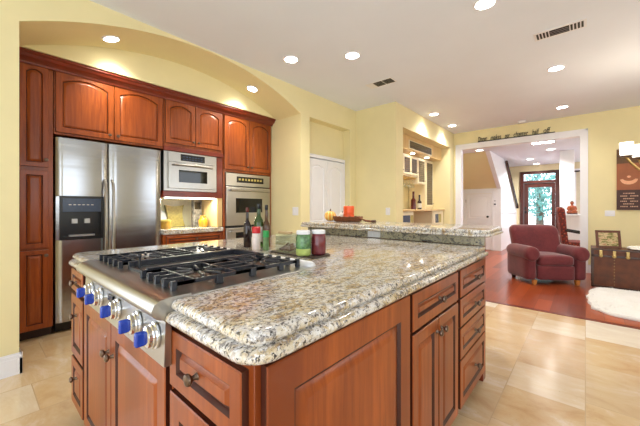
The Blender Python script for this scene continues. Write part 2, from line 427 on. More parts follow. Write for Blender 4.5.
b.box(0, .654, .0, .03, .01, 1.575); b.panel(.003, .01, .648, .80, .02, .085); b.panel(.003, .82, .648, .755, .02, .085)
d2 = struct(b, 'door_2', ['white', 'white'])
MB(AX((9.485, 2.05, .93), (-1, 0, 0))).lathe([(.022, 0), (.022, .006), (.01, .01), (.01, .03), (.027, .04), (.03, .055), (.02, .068)], 14).build('door_knob', 'black', d2)
for z in (.35, 1.33): MB().box(9.474, 9.486, 2.618, 2.634, z, z+.09).build('hinge', 'steels', d2)
# front door with transom
t = Matrix.Translation((11.99, DY1, 0)) @ Matrix.Rotation(-PI/2, 4, 'Z')
b = MB(t); W_ = DY1-DY0
b.box(0, .09, 0, .12, 0, DZ); b.box(W_-.09, W_, 0, .12, 0, DZ); b.box(.09, W_-.09, 0, .12, DZ-.09, DZ); b.box(.09, W_-.09, 0, .12, 1.98, 2.06)
b.box(-.02, 0, -.02, .0, 0, DZ); b.box(W_, W_+.02, -.02, 0, 0, DZ)
d3 = struct(b, 'door_3', 'mahog', bevel=.006)
b = MB(t); x0, x1 = .095, W_-.095
b.box(x0, x0+.12, .03, .08, .01, 1.975); b.box(x1-.09, x1, .03, .08, .01, 1.975); b.box(x0+.12, x1-.09, .03, .08, 1.84, 1.975); b.box(x0+.12, x1-.09, .03, .08, .01, .54)
b.panel(x0+.13, .12, x1-x0-.24, .36, .02, .04, y=.032)
b.build('door_leaf', ['mahog', 'mahog'], d3)
MB(t).box(x0+.12, x1-.09, .05, .058, .54, 1.84).build('glass_pane', 'pane', d3)
MB(t).box(.09, W_-.09, .05, .058, 2.06, DZ-.09).build('transom_pane', 'pane', d3)
for z in (1.04, 1.17): MB(t @ AX((.145, .03, z), (0, -1, 0))).lathe([(.03, 0), (.03, .012), (.014, .016), (.014, .04), (.03, .05), (.02, .07)], 14).build('door_lock' if z > 1.1 else 'door_knob', 'black', d3)
# column and half wall
struct(MB().box(9.36, 9.62, .20, .47, 1.035, HC), 'wall_column', 'white', bevel=.006)
b = MB(); b.box(9.12, 9.62, -2.4, .47, 0, 1.0); b.box(9.09, 9.65, -2.4, .50, 1.0, 1.035)
struct(b, 'wall_half', 'white', bevel=.004)
# window with blind beside the front door
b = MB(); b.box(11.97, 12.0, -.5, .26, .9, .96); b.box(11.97, 12.0, .21, .26, .96, 2.3); b.box(11.97, 12.0, -.5, .26, 2.3, 2.36)
w1 = struct(b, 'window_1', 'white')
MB().box(11.975, 11.99, -.45, .21, .96, 2.26).build('blind', 'blind', w1)
MB().tube([(11.94, -.5, 2.28), (11.94, .26, 2.28)], .02).build('curtain_rod', 'black', w1)

# ================================================================== CABINETS
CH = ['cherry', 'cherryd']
def knob_mesh(sc=1.0):
    k = MB(AX((0, 0, 0), (0, -1, 0)))
    return k.lathe([(.010*sc, 0), (.007*sc, .004), (.006*sc, .013*sc), (.013*sc, .018*sc), (.016*sc, .023*sc), (.014*sc, .029*sc), (.006*sc, .032*sc)], 14)
def cabinet(name, label, cat, loc, rz, wd, dp, z0, z1, fronts, group=None, toe=False, feet=False, frame_mat='cherry'):
    t = thing(name, label, cat, (loc[0], loc[1], 0), rz, group)
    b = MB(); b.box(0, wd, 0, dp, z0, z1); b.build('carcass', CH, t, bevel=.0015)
    if toe:
        MB().box(.002, wd-.002, .07, dp, 0, z0).build('toe_kick', 'toe', t)
    for fr in fronts:
        kind, x, z, fw_, fh = fr[:5]; op = fr[5] if len(fr) > 5 else {}
        b = MB(); b.panel(x, z, fw_, fh, .021, op.get('fw', .055), op.get('arch', 0), fc=op.get('fc', .03), g=op.get('g', 1))
        if 'split' in op:
            pass
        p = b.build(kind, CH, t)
        for (kx, kz) in op.get('knobs', []):
            k = knob_mesh(op.get('ks', 1)); k.build('knob', 'bronze', p, loc=(kx, -.021, kz))
    return t
FY = 3.74   # face of the back wall run
ISL = 'cherry island cabinets'
BK = 'cherry cabinets along the back wall'
cabinet('pantry_cabinet', 'tall narrow reddish cherry pantry cabinet left of the refrigerator', 'cabinet', (.242, FY), 0, .255, .58, .09, 2.488,
        [('door', .032, 1.565, .190, .915, {'g': 0, 'arch': .03, 'fw': .038, 'knobs': [(.203, 1.63)]}),
         ('door', .032, .83, .190, .70, {'g': 0, 'fw': .038}), ('door', .032, .10, .190, .71, {'g': 0, 'fw': .038, 'knobs': [(.203, .76)]})], BK, toe=True)
cabinet('refrigerator_top_cabinet', 'cherry wall cabinet with two arched doors above the stainless refrigerator', 'cabinet', (.502, FY), 0, .975, .58, 1.885, 2.488,
        [('door', .012, 1.905, .464, .58, {'g': 0, 'fw': .048, 'arch': .05, 'knobs': [(.436, 1.945)]}), ('door', .482, 1.905, .481, .58, {'g': 0, 'fw': .048, 'arch': .05, 'knobs': [(.51, 1.945)]})], BK)
cabinet('microwave_top_cabinet', 'cherry wall cabinet with two arched doors above the microwave', 'cabinet', (1.48, FY), 0, .776, .58, 1.885, 2.488,
        [('door', .02, 1.965, .362, .515, {'g': 0, 'fw': .048, 'arch': .05, 'knobs': [(.352, 2.01)]}), ('door', .388, 1.965, .368, .515, {'g': 0, 'fw': .048, 'arch': .05, 'knobs': [(.418, 2.01)]})], BK)
b_ = cabinet('base_cabinet', 'low cherry base cabinet with drawer below the lit granite niche', 'cabinet', (1.48, FY), 0, .776, .58, .09, .868,
        [('drawer', .03, .745, .715, .105, {'fw': .028, 'fc': .016, 'knobs': [(.39, .798)]}), ('door', .03, .12, .354, .60, {'knobs': [(.35, .66)]}), ('door', .39, .12, .354, .60, {'knobs': [(.425, .66)]})], BK, toe=True)
t = thing('oven_cabinet', 'tall cherry cabinet holding the wall oven at the right end of the run', 'cabinet', (2.262, FY, 0), 0, BK)
b = MB(); b.box(0, .03, 0, .58, .09, 2.488); b.box(.80, .842, 0, .58, .09, 2.488); b.box(.03, .80, 0, .58, 1.69, 2.488); b.box(.03, .80, 0, .58, .09, .46); b.box(.03, .80, .5, .58, .46, 1.69)
b.build('carcass', CH, t, bevel=.0015); MB().box(.002, .84, .07, .58, 0, .09).build('toe_kick', 'toe', t)
for x, wd, kx in ((.012, .412, .385), (.428, .40, .456)):
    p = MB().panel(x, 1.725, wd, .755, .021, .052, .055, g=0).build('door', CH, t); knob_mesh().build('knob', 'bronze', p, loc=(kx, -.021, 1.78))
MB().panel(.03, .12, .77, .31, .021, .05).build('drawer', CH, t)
# microwave surround: valance boards of the niche
t = thing('niche_surround', 'cherry boards framing the microwave and the lit niche beneath it', 'cabinet', (1.48, FY, 0), 0, BK)
b = MB(); b.box(.69, .776, 0, .56, 1.32, 1.871); b.box(0, .69, .0, .56, 1.32, 1.395); b.box(0, .776, -.024, -.001, 1.872, 1.925)
b.build('surround_frame', 'crown', t, bevel=.003)
MB().box(.70, .776, .01, .56, .935, 1.32).build('side_panel', 'maple', t)
MB().box(0, .70, .555, .575, .935, 1.32).build('niche_back_panel', 'splash', t)
ob = MB().box(.05, .68, .03, .10, 1.305, 1.32).build('under_cabinet_lamp', emit('under cabinet tube', (1, .98, .85, 1), 6), t)
L = bpy.data.lights.new('niche lamp', 'AREA'); L.shape = 'RECTANGLE'; L.size = .6; L.size_y = .06; L.energy = 11; L.color = (1, .99, .80)
lo = bpy.data.objects.new('niche_lamp_light', L); COL.objects.link(lo); lo.parent = t; lo.location = (.36, .10, 1.30)
lo.rotation_euler = (math.radians(-20), 0, 0)
tag(MB().box(0, .775, -.025, .555, .872, .93).build('niche_countertop', 'granite', loc=(1.4805, FY, 0), bevel=.008), 'small granite counter inside the lit niche', 'countertop')
# crown moulding along the run
cp = [(-.023, 2.468), (-.034, 2.470), (-.038, 2.484), (-.052, 2.497), (-.085, 2.515), (-.10, 2.538), (-.112, 2.545), (-.112, 2.566), (-.021, 2.566), (-.021, 2.492), (-.023, 2.492)]
b = MB()
b.loops([[(.232, FY+y, z) for y, z in cp], [(3.108, FY+y, z) for y, z in cp]], mis=[0, 0])
struct(b, 'trim_6', 'crown', ang=25)
# ------------------------------------------------------------------ refrigerator
t = thing('refrigerator', 'stainless steel side-by-side refrigerator with black ice dispenser', 'refrigerator', (.512, 3.745, 0))
MB().box(.005, .948, .07, .56, .06, 1.865).build('body', 'dark', t, bevel=.004)
MB().box(.01, .93, .05, .10, .01, .10).build('base_grille', 'black', t)
def fdoor(x0, x1, hole=None):
    n = 14; ls = []
    for k in range(n+1):
        u = k/n; x = x0+(x1-x0)*u; y = .006*(2*u-1)**2 + (.012 if k in (0, n) else 0)
        ls.append((x, y))
    pts = ls+[(x1, .065), (x0, .065)]
    q = MB()
    if not hole: q.prism(pts, .10, 1.865)
    else:
        a, bb, c, d = hole
        q.prism(pts, .10, c); q.prism(pts, d, 1.865)
        q.box(x0, a, .004, .065, c, d); q.box(bb, x1, .004, .065, c, d); q.box(a, bb, .06, .066, c, d)
    return q
hl = (.035, .378, .885, 1.305)
fd = fdoor(.003, .421, hl).build('freezer_door', 'steel', t, bevel=.003)
b = MB(); x0, x1, z0, z1 = hl
b.box(x0, x0+.02, -.008, .05, z0, z1); b.box(x1-.02, x1, -.008, .05, z0, z1); b.box(x0+.02, x1-.02, -.008, .05, z1-.02, z1); b.box(x0+.02, x1-.02, -.008, .05, z0, z0+.03)
b.box(x0+.02, x1-.02, .045, .06, z0+.03, z1-.02); b.box(x0+.02, x1-.02, -.006, .03, 1.155, z1-.02, 1)
b.box(x0+.07, x1-.07, .0, .04, z0+.03, z0+.045, 2)
for x in (.15, .25): b.box(x-.022, x+.022, .02, .045, 1.04, 1.085, 2)
for i in range(6): b.box(.10+.035*i, .12+.035*i, -.0075, -.006, 1.22, 1.226, 2)
b.build('ice_dispenser', ['black', 'display', 'steels'], fd)
rd = fdoor(.429, .950).build('refrigerator_door', 'steel', t, bevel=.003)
for d, x in ((fd, .393), (rd, .458)):
    pts = [(x, .006, .52), (x, -.03, .55), (x, -.048, .65), (x, -.055, 1.0), (x, -.048, 1.36), (x, -.03, 1.45), (x, .006, 1.48)]
    MB().tube(pts, .014, 10).build('door_handle', 'steels', d)
# ------------------------------------------------------------------ microwave
t = thing('microwave', 'built-in stainless steel microwave with a dark window', 'microwave', (1.485, FY, 1.397))
MB().box(.0, .68, -.002, .5, .0, .474).build('trim_frame', 'steels', t, bevel=.003)
d = MB().box(.045, .645, -.03, -.002, .03, .345).build('door', 'steels', t, bevel=.004)
MB().box(.165, .53, -.033, -.03, .105, .255).build('window', 'bglass', d)
MB().tube([(.09, -.03, .31), (.10, -.062, .312), (.35, -.07, .316), (.59, -.062, .312), (.60, -.03, .31)], .011, 8).build('door_handle', 'steels', d)
b = MB(); b.box(.045, .645, -.022, -.002, .352, .466); b.box(.19, .50, -.025, -.022, .37, .45, 1)
for i in range(7):
    for j in range(2): b.box(.215+.038*i, .24+.038*i, -.0265, -.025, .385+.03*j, .395+.03*j, 2)
b.build('control_panel', ['steels', 'black', 'display'], t)
# ------------------------------------------------------------------ wall oven
t = thing('wall_oven', 'stainless steel double wall oven built into the tall cabinet', 'oven', (2.294, FY, .47))
MB().box(0, .765, .0, .48, 0, 1.205).build('body', 'dark', t)
b = MB(); b.box(0, .765, -.025, 0, 1.03, 1.205); b.box(.17, .64, -.028, -.025, 1.08, 1.165, 1)
for i in range(8): b.box(.20+.053*i, .235+.053*i, -.0295, -.028, 1.11, 1.14, 2)
b.build('control_panel', ['steels', 'black', 'plate'], t)
for z0, z1, wz in ((.47, 1.015, True), (.0, .44, True)):
    d = MB().box(.0, .765, -.035, 0, z0, z1).build('oven_door', 'steels', t, bevel=.005)
    MB().box(.15, .61, -.038, -.035, z0+.18, z0+.385).build('window', 'bglass', d)
    MB().tube([(.05, -.035, z1-.05), (.05, -.08, z1-.05), (.715, -.08, z1-.05), (.715, -.035, z1-.05)], .013, 8).build('door_handle', 'steels', d)
# ------------------------------------------------------------------ things in the niche
b = MB()
n = 8
def plate(y):
    l = []
    for k in range(13): u = k/12; l.append((-.13+.26*u, y, .30-.02*math.sin(PI*u)))
    for k in range(9): u = k/8; l.append((.13-.028*math.sin(PI*u), y, .30*(1-u)))
    for k in range(9): u = k/8; l.append((-.13+.028*math.sin(PI*u), y, .30*u))
    return l
b.loops([plate(-.012), plate(.012)], mis=[0, 0])
tag(b.build('flared_tray', 'plate', loc=(1.83, 4.22, .932), rot=(math.radians(-8), 0, 0), bevel=.003), 'olive gold flared tray leaning against the niche back', 'tray')
t = thing('picture_card', 'tall black and white patterned box standing in the niche', 'box', (2.07, 4.10, .93), .2)
MB().box(-.065, .065, -.03, .03, 0, .375).build('box', 'blackwhite', t, bevel=.003); MB().box(-.055, .04, -.032, -.03, .24, .34).build('printed_motif', 'black', t)
t = thing('honey_jar', 'small amber jar on the niche counter beside the patterned box', 'jar', (2.085, 3.95, .93))
MB().lathe([(.045, 0), (.058, .02), (.06, .09), (.04, .12), (.036, .125)], 18).build('jar_body', 'honey', t); MB().lathe([(.041, .125), (.041, .15), (.03, .155)], 18).build('lid', 'basket', t)
t = thing('gold_tin', 'round gold tin on the niche counter near the refrigerator', 'tin', (1.60, 4.0, .93))
MB().lathe([(.07, 0), (.074, .01), (.074, .085), (.07, .09)], 20).build('tin_body', 'basket', t); MB().lathe([(.077, .09), (.077, .105), (.05, .112)], 20).build('lid', 'plate', t)
t = thing('white_platter', 'round white platter propped behind the gold tin in the niche', 'plate', (1.60, 4.24, 1.055), 0, None, (math.radians(80), 0, 0))
MB().lathe([(.04, 0), (.11, .012), (.115, .018), (.06, .008), (.02, .006)], 24).build('platter', 'white', t)

# ================================================================== ISLAND
XF, YF = .395, .52
RZ = -PI/2
# left face (faces the camera's left): local x runs towards -Y
t = cabinet('island_drawer_cabinet', 'narrow cherry island cabinet with stacked drawers at the far end beyond the rangetop', 'cabinet', (XF, 2.235), RZ, .30, .62, .085, .871,
        [('drawer', .02, .735, .262, .118, {'fw': .03, 'fc': .018, 'knobs': [(.15, .79)]}), ('drawer', .02, .375, .262, .335, {'fw': .045, 'knobs': [(.15, .61)]}), ('drawer', .02, .10, .262, .255, {'fw': .045, 'knobs': [(.15, .27)]})], ISL, toe=True)
t = cabinet('island_range_cabinet', 'cherry island cabinet with two tall doors under the rangetop knobs', 'cabinet', (XF, 1.93), RZ, 1.005, .62, .085, .740,
        [('door', .012, .10, .452, .625, {'knobs': [(.438, .60)]}), ('door', .470, .10, .525, .625, {'knobs': [(.497, .60)]})], ISL, toe=True)
t = cabinet('island_corner_cabinet', 'cherry island corner cabinet with knobbed drawer beside the rangetop', 'cabinet', (XF, .92), RZ, .39, .70, .085, .871,
        [('drawer', .018, .690, .352, .158, {'fw': .042, 'fc': .022, 'knobs': [(.18, .772)], 'ks': 1.0}), ('door', .018, .10, .352, .572, {'fw': .06})], ISL, toe=True)
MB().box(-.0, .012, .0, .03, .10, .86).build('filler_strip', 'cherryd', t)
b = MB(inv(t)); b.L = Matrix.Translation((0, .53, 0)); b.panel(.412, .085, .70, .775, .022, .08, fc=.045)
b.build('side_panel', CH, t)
# near face: local x runs towards +X
cabinet('island_door_cabinet', 'cherry island cabinet with one drawer over two narrow doors', 'cabinet', (1.125, YF+.01), 0, .60, .70, .085, .871,
        [('drawer', .014, .705, .562, .150, {'fw': .045, 'fc': .02, 'knobs': [(.295, .78)], 'ks': 1.05}), ('door', .014, .10, .274, .592, {'fw': .05, 'knobs': [(.262, .635)]}), ('door', .298, .10, .278, .592, {'fw': .05, 'knobs': [(.325, .635)]})], ISL, toe=True)
cabinet('island_drawer_cabinet', 'cherry island cabinet with four stacked drawers at the right end below the bar', 'cabinet', (1.728, YF+.01), 0, .575, .70, .085, .871,
        [('drawer', .016, .705, .54, .15, {'fw': .04, 'fc': .02, 'knobs': [(.30, .775)], 'ks': 1.05}), ('drawer', .016, .545, .54, .15, {'fw': .04, 'fc': .02, 'knobs': [(.30, .615)], 'ks': 1.05}),
         ('drawer', .016, .37, .54, .165, {'fw': .04, 'fc': .02, 'knobs': [(.30, .45)], 'ks': 1.05}), ('drawer', .016, .10, .54, .26, {'fw': .045, 'knobs': [(.30, .235)], 'ks': 1.05})], ISL, toe=True)
t = thing('bar_wall', 'wood knee wall carrying the raised granite bar', 'partition', (2.31, .53, 0))
MB().box(0, .07, 0, 1.62, 0, .999).build('knee_wall', 'crown', t)
# countertop with rangetop notch and two-tier edge
def rnd(poly, rad):
    out = []; n = len(poly)
    for i in range(n):
        p, a, c = Vector(poly[i]), Vector(poly[i-1]), Vector(poly[(i+1) % n]); r = rad[i]
        if r == 0: out.append(p); continue
        u, v = (a-p).normalized(), (c-p).normalized(); p0, p1 = p+u*r, p+v*r; cc = p+u*r+v*r
        for k in range(9):
            q = k/8*PI/2; out.append(cc-v*r*math.cos(q)-u*r*math.sin(q))
    return out
def offset(pts, d):
    n = len(pts); out = []
    for i in range(n):
        a, p, c = pts[i-1], pts[i], pts[(i+1) % n]
        e0, e1 = (p-a).normalized(), (c-p).normalized()
        n0, n1 = Vector((-e0.y, e0.x)), Vector((-e1.y, e1.x))
        m = (n0+n1); m = m/max(.3, m.dot(m))*2; out.append(p+m*d)
    return out
def slab(poly, rad, prof, off=offset):
    base_ = rnd(poly, rad); b = MB()
    b.loops([[(q.x, q.y, z) for q in off(base_, d)] for d, z in prof]); return b
def off_notch(pts, d):     # the rangetop cut-out keeps a straight edge
    return [Vector((p.x+(d if p.x < .4 else 0), p.y)) if .85 < p.y < 1.795 and p.x < 1.06 else q for p, q in zip(pts, offset(pts, d))]
poly = [(.355, .488), (2.285, .488), (2.285, 2.265), (.355, 2.265), (.355, 1.79), (1.022, 1.79), (1.022, .882), (.355, .882)]
tier = [(.014, .873), (.004, .876), (0, .883), (0, .891), (.005, .899), (.014, .903), (.027, .9045), (.027, .907), (.020, .910), (.016, .916), (.0165, .924), (.021, .931), (.029, .935), (.038, .936)]
b = slab(poly, [.07, .02, .02, .10, 0, 0, 0, 0], tier, off_notch)
tag(b.build('island_countertop', 'granite', ang=50), 'large speckled granite island countertop with a two-tier rounded edge', 'countertop')
poly = [(2.20, .47), (2.88, .47), (2.88, 2.22), (2.20, 2.22)]
bt = [(.010, 1.000), (.002, 1.003), (0, 1.009), (.003, 1.017), (.010, 1.020), (.013, 1.022), (.009, 1.027), (.010, 1.038), (.016, 1.045), (.024, 1.047)]
tag(slab(poly, [.06, .24, .16, .06], bt).build('bar_countertop', 'granite', ang=50), 'raised narrow granite bar slab along the far end of the island', 'countertop')
t = thing('granite_backsplash', 'dark speckled granite upstand between the island top and raised bar', 'backsplash', (2.287, .515, .936))
MB().box(0, .022, 0, 1.65, 0, .063).build('upstand', 'granite2', t)
t = thing('wall_outlet', 'white electrical outlet on the granite upstand below the bar', 'outlet', (2.286, 1.375, .965), RZ)
MB().box(-.062, .062, -.006, 0, -.026, .026).build('cover_plate', 'white', t, bevel=.002)
for x in (-.025, .025): MB().box(x-.014, x+.014, -.008, -.006, -.014, .014).build('socket', 'white', t)
# ------------------------------------------------------------------ rangetop
t = thing('gas_rangetop', 'stainless gas rangetop with blue knobs set into the island counter', 'rangetop', (.70, 1.32, .78))
I = inv(t); Y0, Y1 = .886, 1.786
b = MB(I); b.box(.40, 1.02, Y0, Y1, .873, .938); b.build('cooktop_pan', 'steels', t, bevel=.003)
prof = [(.43, .945), (.365, .945), (.342, .941), (.326, .931), (.319, .916), (.322, .901), (.333, .890), (.350, .884), (.356, .878), (.352, .752), (.372, .752), (.372, .8735), (.43, .8735)]
MB(I).prism(prof, .884, Y1+.003, 'y').build('control_panel', 'steels', t, ang=40)
MB(I).box(.348, .356, 1.345, 1.405, .838, .862).build('badge_plate', 'black', t, bevel=.001)
for y in (.95, 1.09, 1.295, 1.52, 1.665):
    k = MB(I); k.L = AX((.353, y, .826), (-1, 0, 0))
    ko = k.lathe([(.039, 0), (.039, .006), (.034, .008), (.034, .014), (.031, .016), (.031, .026), (.026, .029)], 22).build('knob', 'chrome', t)
    k = MB(I); k.box(.298, .327, y-.009, y+.009, .805, .847); k.build('knob_grip', 'blue', ko, bevel=.006, seg=3)
MB(I).loops([[(.994+.024*math.cos(a)*q, y, .937+.021*math.sin(a)*q) for a in [PI*k/8 for k in range(9)]] for y, q in ((Y0+.02, .3), (Y0+.024, .8), (Y0+.036, 1), (Y1-.036, 1), (Y1-.024, .8), (Y1-.02, .3))]).build('rear_trim', 'glaresteel', t)
for yc, hw in ((1.075, .125), (1.60, .142)):
    g = MB(I); x0, x1, zt = .398, .945, .970
    for k in range(5):
        y = yc-hw+hw/2*k
        for xa, xb in ((x0, .475), (.62, .76), (.905, x1)):
            g.box(xa, xb, y-.005, y+.005, .957, zt)
        for xx in (x0, x1-.016): g.box(xx, xx+.016, y-.008, y+.008, .939, zt+.003)
    for xx in (.47, .63, .75, .905): g.box(xx-.005, xx+.005, yc-hw, yc+hw, .957, zt)
    for yy in (yc-hw, yc+hw):
        g.box(x0, x1, yy-.005, yy+.005, .957, zt)
        for xx in (.56, .70, .84): g.box(xx-.012, xx+.012, yy-.008, yy+.008, .939, zt)
    for xc in (.55, .828):
        for k in range(8):
            a = PI/4*k+PI/8; r0, r1 = .028, .088
            g.tube([(xc+r0*math.cos(a), yc+r0*math.sin(a), .966), (xc+r1*math.cos(a), yc+r1*math.sin(a)*1.2, .966)], .006, 6)
    g.build('grate', 'iron', t, bevel=.0015)
    for xc in (.55, .828):
        q = MB(I); q.L = Matrix.Translation((xc, yc, .938)); q.lathe([(.06, 0), (.058, .004), (.045, .006), (.045, .012), (.04, .017), (.01, .018)], 20)
        q.build('burner', 'bronze', t)
b = MB(I); b.box(.44, .92, 1.23, 1.415, .938, .950, 0)
b.box(.425, .945, 1.215, 1.23, .938, .974, 1); b.box(.425, .945, 1.415, 1.43, .938, .974, 1); b.box(.92, .945, 1.23, 1.415, .938, .976, 1); b.box(.425, .44, 1.23, 1.415, .938, .956, 1)
gr = b.build('griddle', ['steels', 'iron'], t, bevel=.002)
MB(I).tube([(.455, 1.385, .95), (.455, 1.385, .995)], .005).ball((.455, 1.385, 1.0), .009, .009, .01).build('griddle_handle', 'iron', gr)

# ------------------------------------------------------------------ bottles and jars on the island
ZT = .936
def bottle(name, label, cat, loc, r, h, mat, neck=.35, lab=None, cap=None, group=None):
    t = thing(name, label, cat, loc, 0, group)
    s_ = h*(1-neck)
    MB().lathe([(r*.9, 0), (r, .006), (r, s_*.86), (r*.85, s_*.95), (r*.42, s_*1.08), (r*.36, h*.82), (r*.36, h*.97)], 18).build('bottle_glass', mat, t)
    if cap: MB().lathe([(r*.40, h*.88), (r*.42, h*.885), (r*.42, h), (r*.2, h+.001)], 14).build('cap', cap, t)
    if lab: MB().lathe([(r*1.015, s_*.18), (r*1.02, s_*.19), (r*1.02, s_*.70), (r*1.015, s_*.71)], 18).build('label', lab, t)
    return t
KB = 'bottles behind the rangetop'
bottle('wine_bottle', 'dark slim bottle with red neck, leftmost of the bottles behind the rangetop', 'bottle', (1.195, 1.68, ZT), .025, .262, 'wine', .38, None, 'winered', KB)
bottle('oil_bottle', 'green oil bottle with pale label between two dark bottles', 'bottle', (1.27, 1.655, ZT), .033, .285, 'olive', .34, 'label', 'black', KB)
bottle('vinegar_bottle', 'brown glass bottle right of the green oil bottle', 'bottle', (1.29, 1.60, ZT), .026, .278, 'brownb', .42, 'stickb', 'black', KB)
t = thing('spice_shaker', 'white spice shaker with a red cap in front of the bottles', 'spice jar', (1.165, 1.545, ZT), 0, KB)
MB().lathe([(.024, 0), (.0255, .004), (.0255, .098), (.023, .102)], 18).build('jar_body', 'shaker', t); MB().lathe([(.0262, .102), (.0262, .138), (.02, .142)], 18).build('cap', 'redcap', t)
t = thing('spice_jar', 'small spice jar with a green cap beside the red capped shaker', 'spice jar', (1.185, 1.475, ZT), 0, KB)
MB().lathe([(.018, 0), (.019, .004), (.019, .076), (.016, .08)], 16).build('jar_body', 'spice', t); MB().lathe([(.0198, .08), (.0198, .118), (.016, .12)], 16).build('cap', 'greencap', t)
tag(slab([(-.065, -.175), (.085, -.175), (.085, .175), (-.065, .175)], [.02]*4, [(.004, 0), (0, .002), (0, .008), (.004, .009), (.005, .006), (.012, .005)]).build('serving_tray', 'tray', loc=(1.205, 1.215, ZT)), 'low dark tray under the glass box and the two jars', 'tray')
ZJ = ZT+.006
t = thing('glass_canister', 'clear square glass canister of brown sticks with tan lid', 'canister', (1.205, 1.30, ZJ), .1)
b = MB(); b.box(-.045, .045, -.055, .055, 0, .004)
for a in ((-.045, -.043, -.055, .055), (.043, .045, -.055, .055), (-.043, .043, -.055, -.053), (-.043, .043, .053, .055)): b.box(*a, .004, .10)
b.build('glass_box', 'glass', t); ld = MB().box(-.046, .046, -.056, .056, .10, .104).build('lid', 'glass', t); MB().box(-.03, -.008, -.045, .05, .104, .118).build('lid_handle', 'tan', ld, bevel=.004)
b = MB()
for k in range(9): b.tube([(-.036, -.04+.009*k, .01+.004*(k % 3)), (.036, -.035+.008*k+.01*math.sin(k), .022+.007*(k % 4))], .005, 6)
b.build('brown_sticks', 'stickb', t)
def mason(label, loc, c1, c2):
    t = thing('preserve_jar', label, 'jar', loc, 0, 'preserve jars with white lids')
    MB().lathe([(.033, 0), (.039, .006), (.0405, .03), (.0405, .038), (.0405, .098), (.036, .112), (.034, .116)], 22, [1, 1, 1, 0, 0, 0]).build('jar_body', [c1, c2], t)
    MB().lathe([(.0365, .114), (.0375, .117), (.0375, .131), (.034, .134)], 22).build('lid', 'white', t)
mason('rounded jar of green preserve with white lid on the dark tray', (1.165, 1.135, ZJ), 'herb', 'lime')
mason('rounded jar of dark red preserve with white lid on the dark tray', (1.245, 1.098, ZJ), 'plum', 'plum')

# ------------------------------------------------------------------ autumn things on the raised bar
ZB = 1.0475
b = MB(); ls = []; n = 40
for i in range(1, 12):
    th = PI*i/12
    ls.append([((.062*math.sin(th)**.8)*(1+.06*math.cos(10*2*PI*k/n))*math.cos(2*PI*k/n), (.062*math.sin(th)**.8)*(1+.06*math.cos(10*2*PI*k/n))*math.sin(2*PI*k/n), .055-.055*math.cos(th)) for k in range(n)])
vs = b.loops(ls)
for f in b.bm.faces:
    c = f.calc_center_median(); a = math.atan2(c.y, c.x) % (2*PI/10)
    f.material_index = 1 if .19 < a < .44 else 0
t = thing('striped_gourd', 'round orange and cream striped gourd on the granite bar', 'gourd', (2.60, 2.12, ZB))
b.build('gourd_body', ['gourd1', 'gourd2'], t); MB().tube([(0, 0, .108), (.004, 0, .122), (.012, .004, .132)], [.008, .006, .005]).build('stem', 'twig', t)
t = thing('wicker_basket', 'low brown wicker basket lying on the granite bar', 'basket', (2.60, 1.885, ZB), .25)
b = MB(); ls = []
for r, z in ((.8, 0), (.93, .015), (1, .045), (1.02, .05), (.96, .05), (.88, .018), (.7, .012)):
    ls.append([(.085*r*math.cos(2*PI*k/32), .165*r*math.sin(2*PI*k/32), z*(1+.12*math.sin(k*2.5))) for k in range(32)])
b.loops(ls)
b.build('bowl', 'wicker', t)
b = MB()
for z in (.012, .026, .040, .05): b.tube([(.086*(.92+z*1.7)*math.cos(2*PI*k/32), .156*(.92+z*1.7)*math.sin(2*PI*k/32), z+.004*(-1)**k) for k in range(33)], .006, 5)
b.build('woven_rim', 'wicker', t)
t = thing('pillar_candle', 'bright orange pillar candle standing in the wicker basket', 'candle', (2.60, 1.87, ZB+.013))
MB().lathe([(.052, 0), (.056, .004), (.056, .068), (.052, .072), (.052, .076), (.056, .08), (.056, .145), (.052, .15), (.03, .143), (.005, .142)], 24).build('wax', 'orange', t)
MB().tube([(0, 0, .14), (0, .002, .158)], .002, 6).build('wick', 'black', t)
t = thing('cream_gourd', 'small cream gourd in the basket between striped gourd and candle', 'gourd', (2.60, 1.955, ZB+.024))
MB().ball((0, 0, .035), .03, .032, .036).build('gourd_body', 'wool', t); MB().tube([(0, 0, .07), (.005, 0, .082)], .005).build('stem', 'twig', t)
t = thing('wooden_ladle', 'brown turned stick with dark tip jutting from basket along the bar', 'stick', (2.56, 1.64, ZB))
MB().tube([(0, .09, .055), (.0, .0, .018), (0, -.09, .012)], [.008, .010, .011], 8).build('shaft', 'wicker', t); MB().tube([(0, -.075, .0135), (0, -.115, .0135)], .0135, 10).build('dark_tip', 'twig', t)

# ================================================================== BAR NOOK
NK = 'cream bar nook cabinets'
def nook_cab(label, x0, x1, z0, z1, doors, y=2.70, name='glass_door_cabinet', grp=NK):
    t = thing(name, label, 'cabinet', (x0, y, 0), 0, grp)
    MB().box(0, x1-x0, 0, 3.09-y, z0, z1).build('carcass', 'cream', t, bevel=.003)
    for a, bb, c, d in doors:
        q = MB(); f = .035; a -= x0; bb -= x0
        q.box(a-f, a, -.02, 0, c-f, d+f); q.box(bb, bb+f, -.02, 0, c-f, d+f); q.box(a, bb, -.02, 0, c-f, c); q.box(a, bb, -.02, 0, d, d+f)
        o = q.build('door', 'cream', t, bevel=.003)
        MB().box(a, bb, -.012, -.004, c, d).build('leaded_pane', 'lattice', o)
        knob_mesh(.6).build('knob', 'bronze', o, loc=(bb+.017, -.02, c+.03))
    return t
nook_cab('short cream nook cabinet with dark leaded doors above the hanging glasses', 4.79, 6.235, 1.83, 2.265, [(4.92, 5.19, 1.90, 2.20), (5.26, 5.52, 1.90, 2.20), (5.60, 5.86, 1.90, 2.20), (5.935, 6.195, 1.90, 2.20)])
nook_cab('middle cream nook cabinet with one longer dark leaded door', 6.24, 6.66, 1.69, 2.265, [(6.285, 6.60, 1.745, 2.20)])
